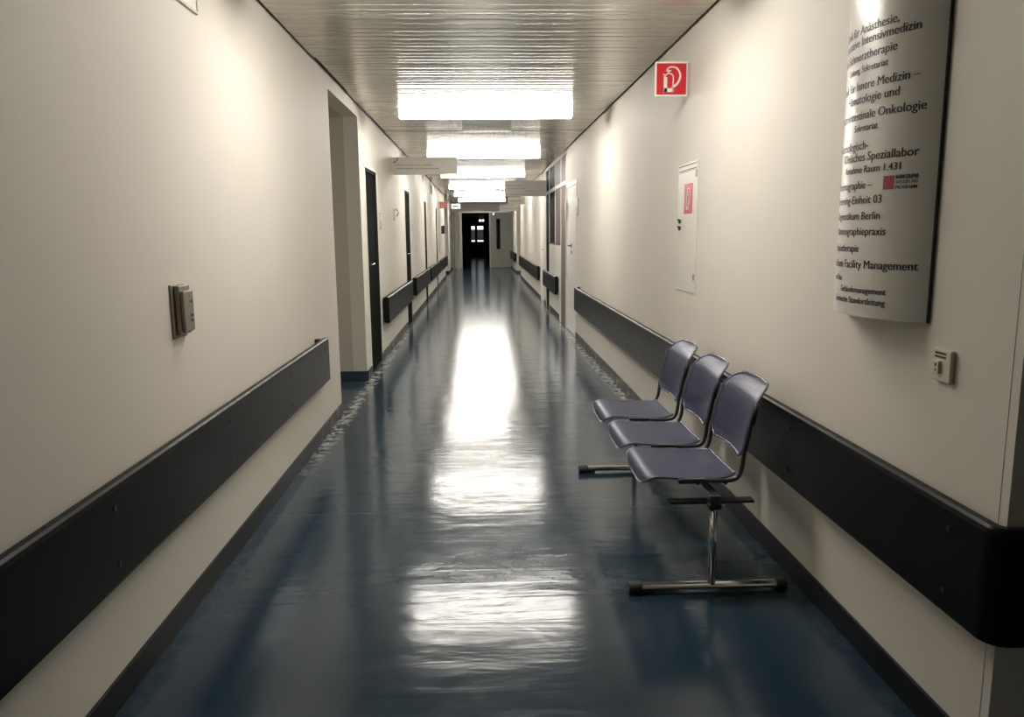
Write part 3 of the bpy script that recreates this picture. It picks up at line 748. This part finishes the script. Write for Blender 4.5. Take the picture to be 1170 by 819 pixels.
for yc in (3.32, 3.85, 4.40):
    build_seat(yc); build_back(yc)
    for s in (-1, 1): build_side(yc, s)
    # cross tubes under each seat
    bm = bmesh.new()
    for x_ in (.90, 1.02): tube(bm, [(LX(x_), LY(yc-SW/2), SZ-.028), (LX(x_), LY(yc+SW/2), SZ-.028)], .009, 10)
    obj('cross_tube', bm, M['tube'], BN, smooth=True)
    bm = bmesh.new()
    v = [(LX(.86), SZ-.034), (LX(1.05), SZ-.034), (LX(.99), .41), (LX(.925), .41)]
    A = [bm.verts.new((x_, LY(yc)-.03, z)) for x_, z in v]; B = [bm.verts.new((x_, LY(yc)+.03, z)) for x_, z in v]
    bm.faces.new(A); bm.faces.new(B[::-1])
    for i in range(4): bm.faces.new((A[i], A[(i+1) % 4], B[(i+1) % 4], B[i]))
    obj('seat_bracket', bm, M['rubber'], BN, bevel=.002)
part('beam', M['tube'], BN, [(LX(.930), LX(.974), LY(NEAR-.02), LY(FARL+.03), .386, .424)], bevel=.004)
for yy in (NEAR, FARL):
    p = part('support_plate', M['rubber'], BN, [(LX(.775), LX(1.13), LY(yy+.02), LY(yy+.07), .374, .386)], bevel=.002)
    bm = bmesh.new(); tube(bm, [(LX(.952), LY(yy), .035), (LX(.952), LY(yy), .384)], .015, 14, rx=.0225); obj('leg_post', bm, M['chrome'], BN, smooth=True)
    part('post_collar', M['rubber'], BN, [(LX(.926), LX(.978), LY(yy-.024), LY(yy+.024), .362, .386)], bevel=.004)
    bm = bmesh.new(); tube(bm, [(LX(.605), LY(yy), .026), (LX(1.262), LY(yy), .026)], .0155, 14, rx=.024); fb_ = obj('foot_bar', bm, M['chrome'], BN, bevel=.002)
    for a, b_ in ((.598, .655), (1.225, 1.268)):
        bm = bmesh.new(); tube(bm, [(LX(a), LY(yy), .0235), (LX(b_), LY(yy), .0235)], .0235, 14, rx=.030); obj('rubber_foot', bm, M['rubber'], fb_, bevel=.004)
    part('glide', M['rubber'], fb_, [(LX(.60), LX(.70), LY(yy-.02), LY(yy+.02), 0, .014)], bevel=.002)

# ------------------------------------------------------------------ world, camera, view
w = bpy.data.worlds.new('World'); bpy.context.scene.world = w; w.use_nodes = True
w.node_tree.nodes['Background'].inputs[0].default_value = (.02, .02, .02, 1)
cam = bpy.data.cameras.new('Camera'); co = bpy.data.objects.new('Camera', cam); COL.objects.link(co)
cam.sensor_fit = 'HORIZONTAL'; cam.sensor_width = 36; cam.lens = F_PX/1170*36; cam.clip_start = .05; cam.clip_end = 200
cy, sy, cp, sp = math.cos(YAW), math.sin(YAW), math.cos(PITCH), math.sin(PITCH)
f = Vector((sy*cp, cy*cp, -sp)); rt = Vector((cy, -sy, 0)); up = rt.cross(f)
rt2 = rt*math.cos(ROLL)-up*math.sin(ROLL); up2 = up*math.cos(ROLL)+rt*math.sin(ROLL)
co.matrix_world = Matrix(((rt2.x, up2.x, -f.x, 0), (rt2.y, up2.y, -f.y, 0), (rt2.z, up2.z, -f.z, 1.5), (0, 0, 0, 1)))
sc_ = bpy.context.scene; sc_.camera = co
sc_.view_settings.view_transform = 'Standard'; sc_.view_settings.look = 'None'; sc_.view_settings.gamma = 1; sc_.view_settings.use_curve_mapping = False
sc_.view_settings.exposure = 0.08
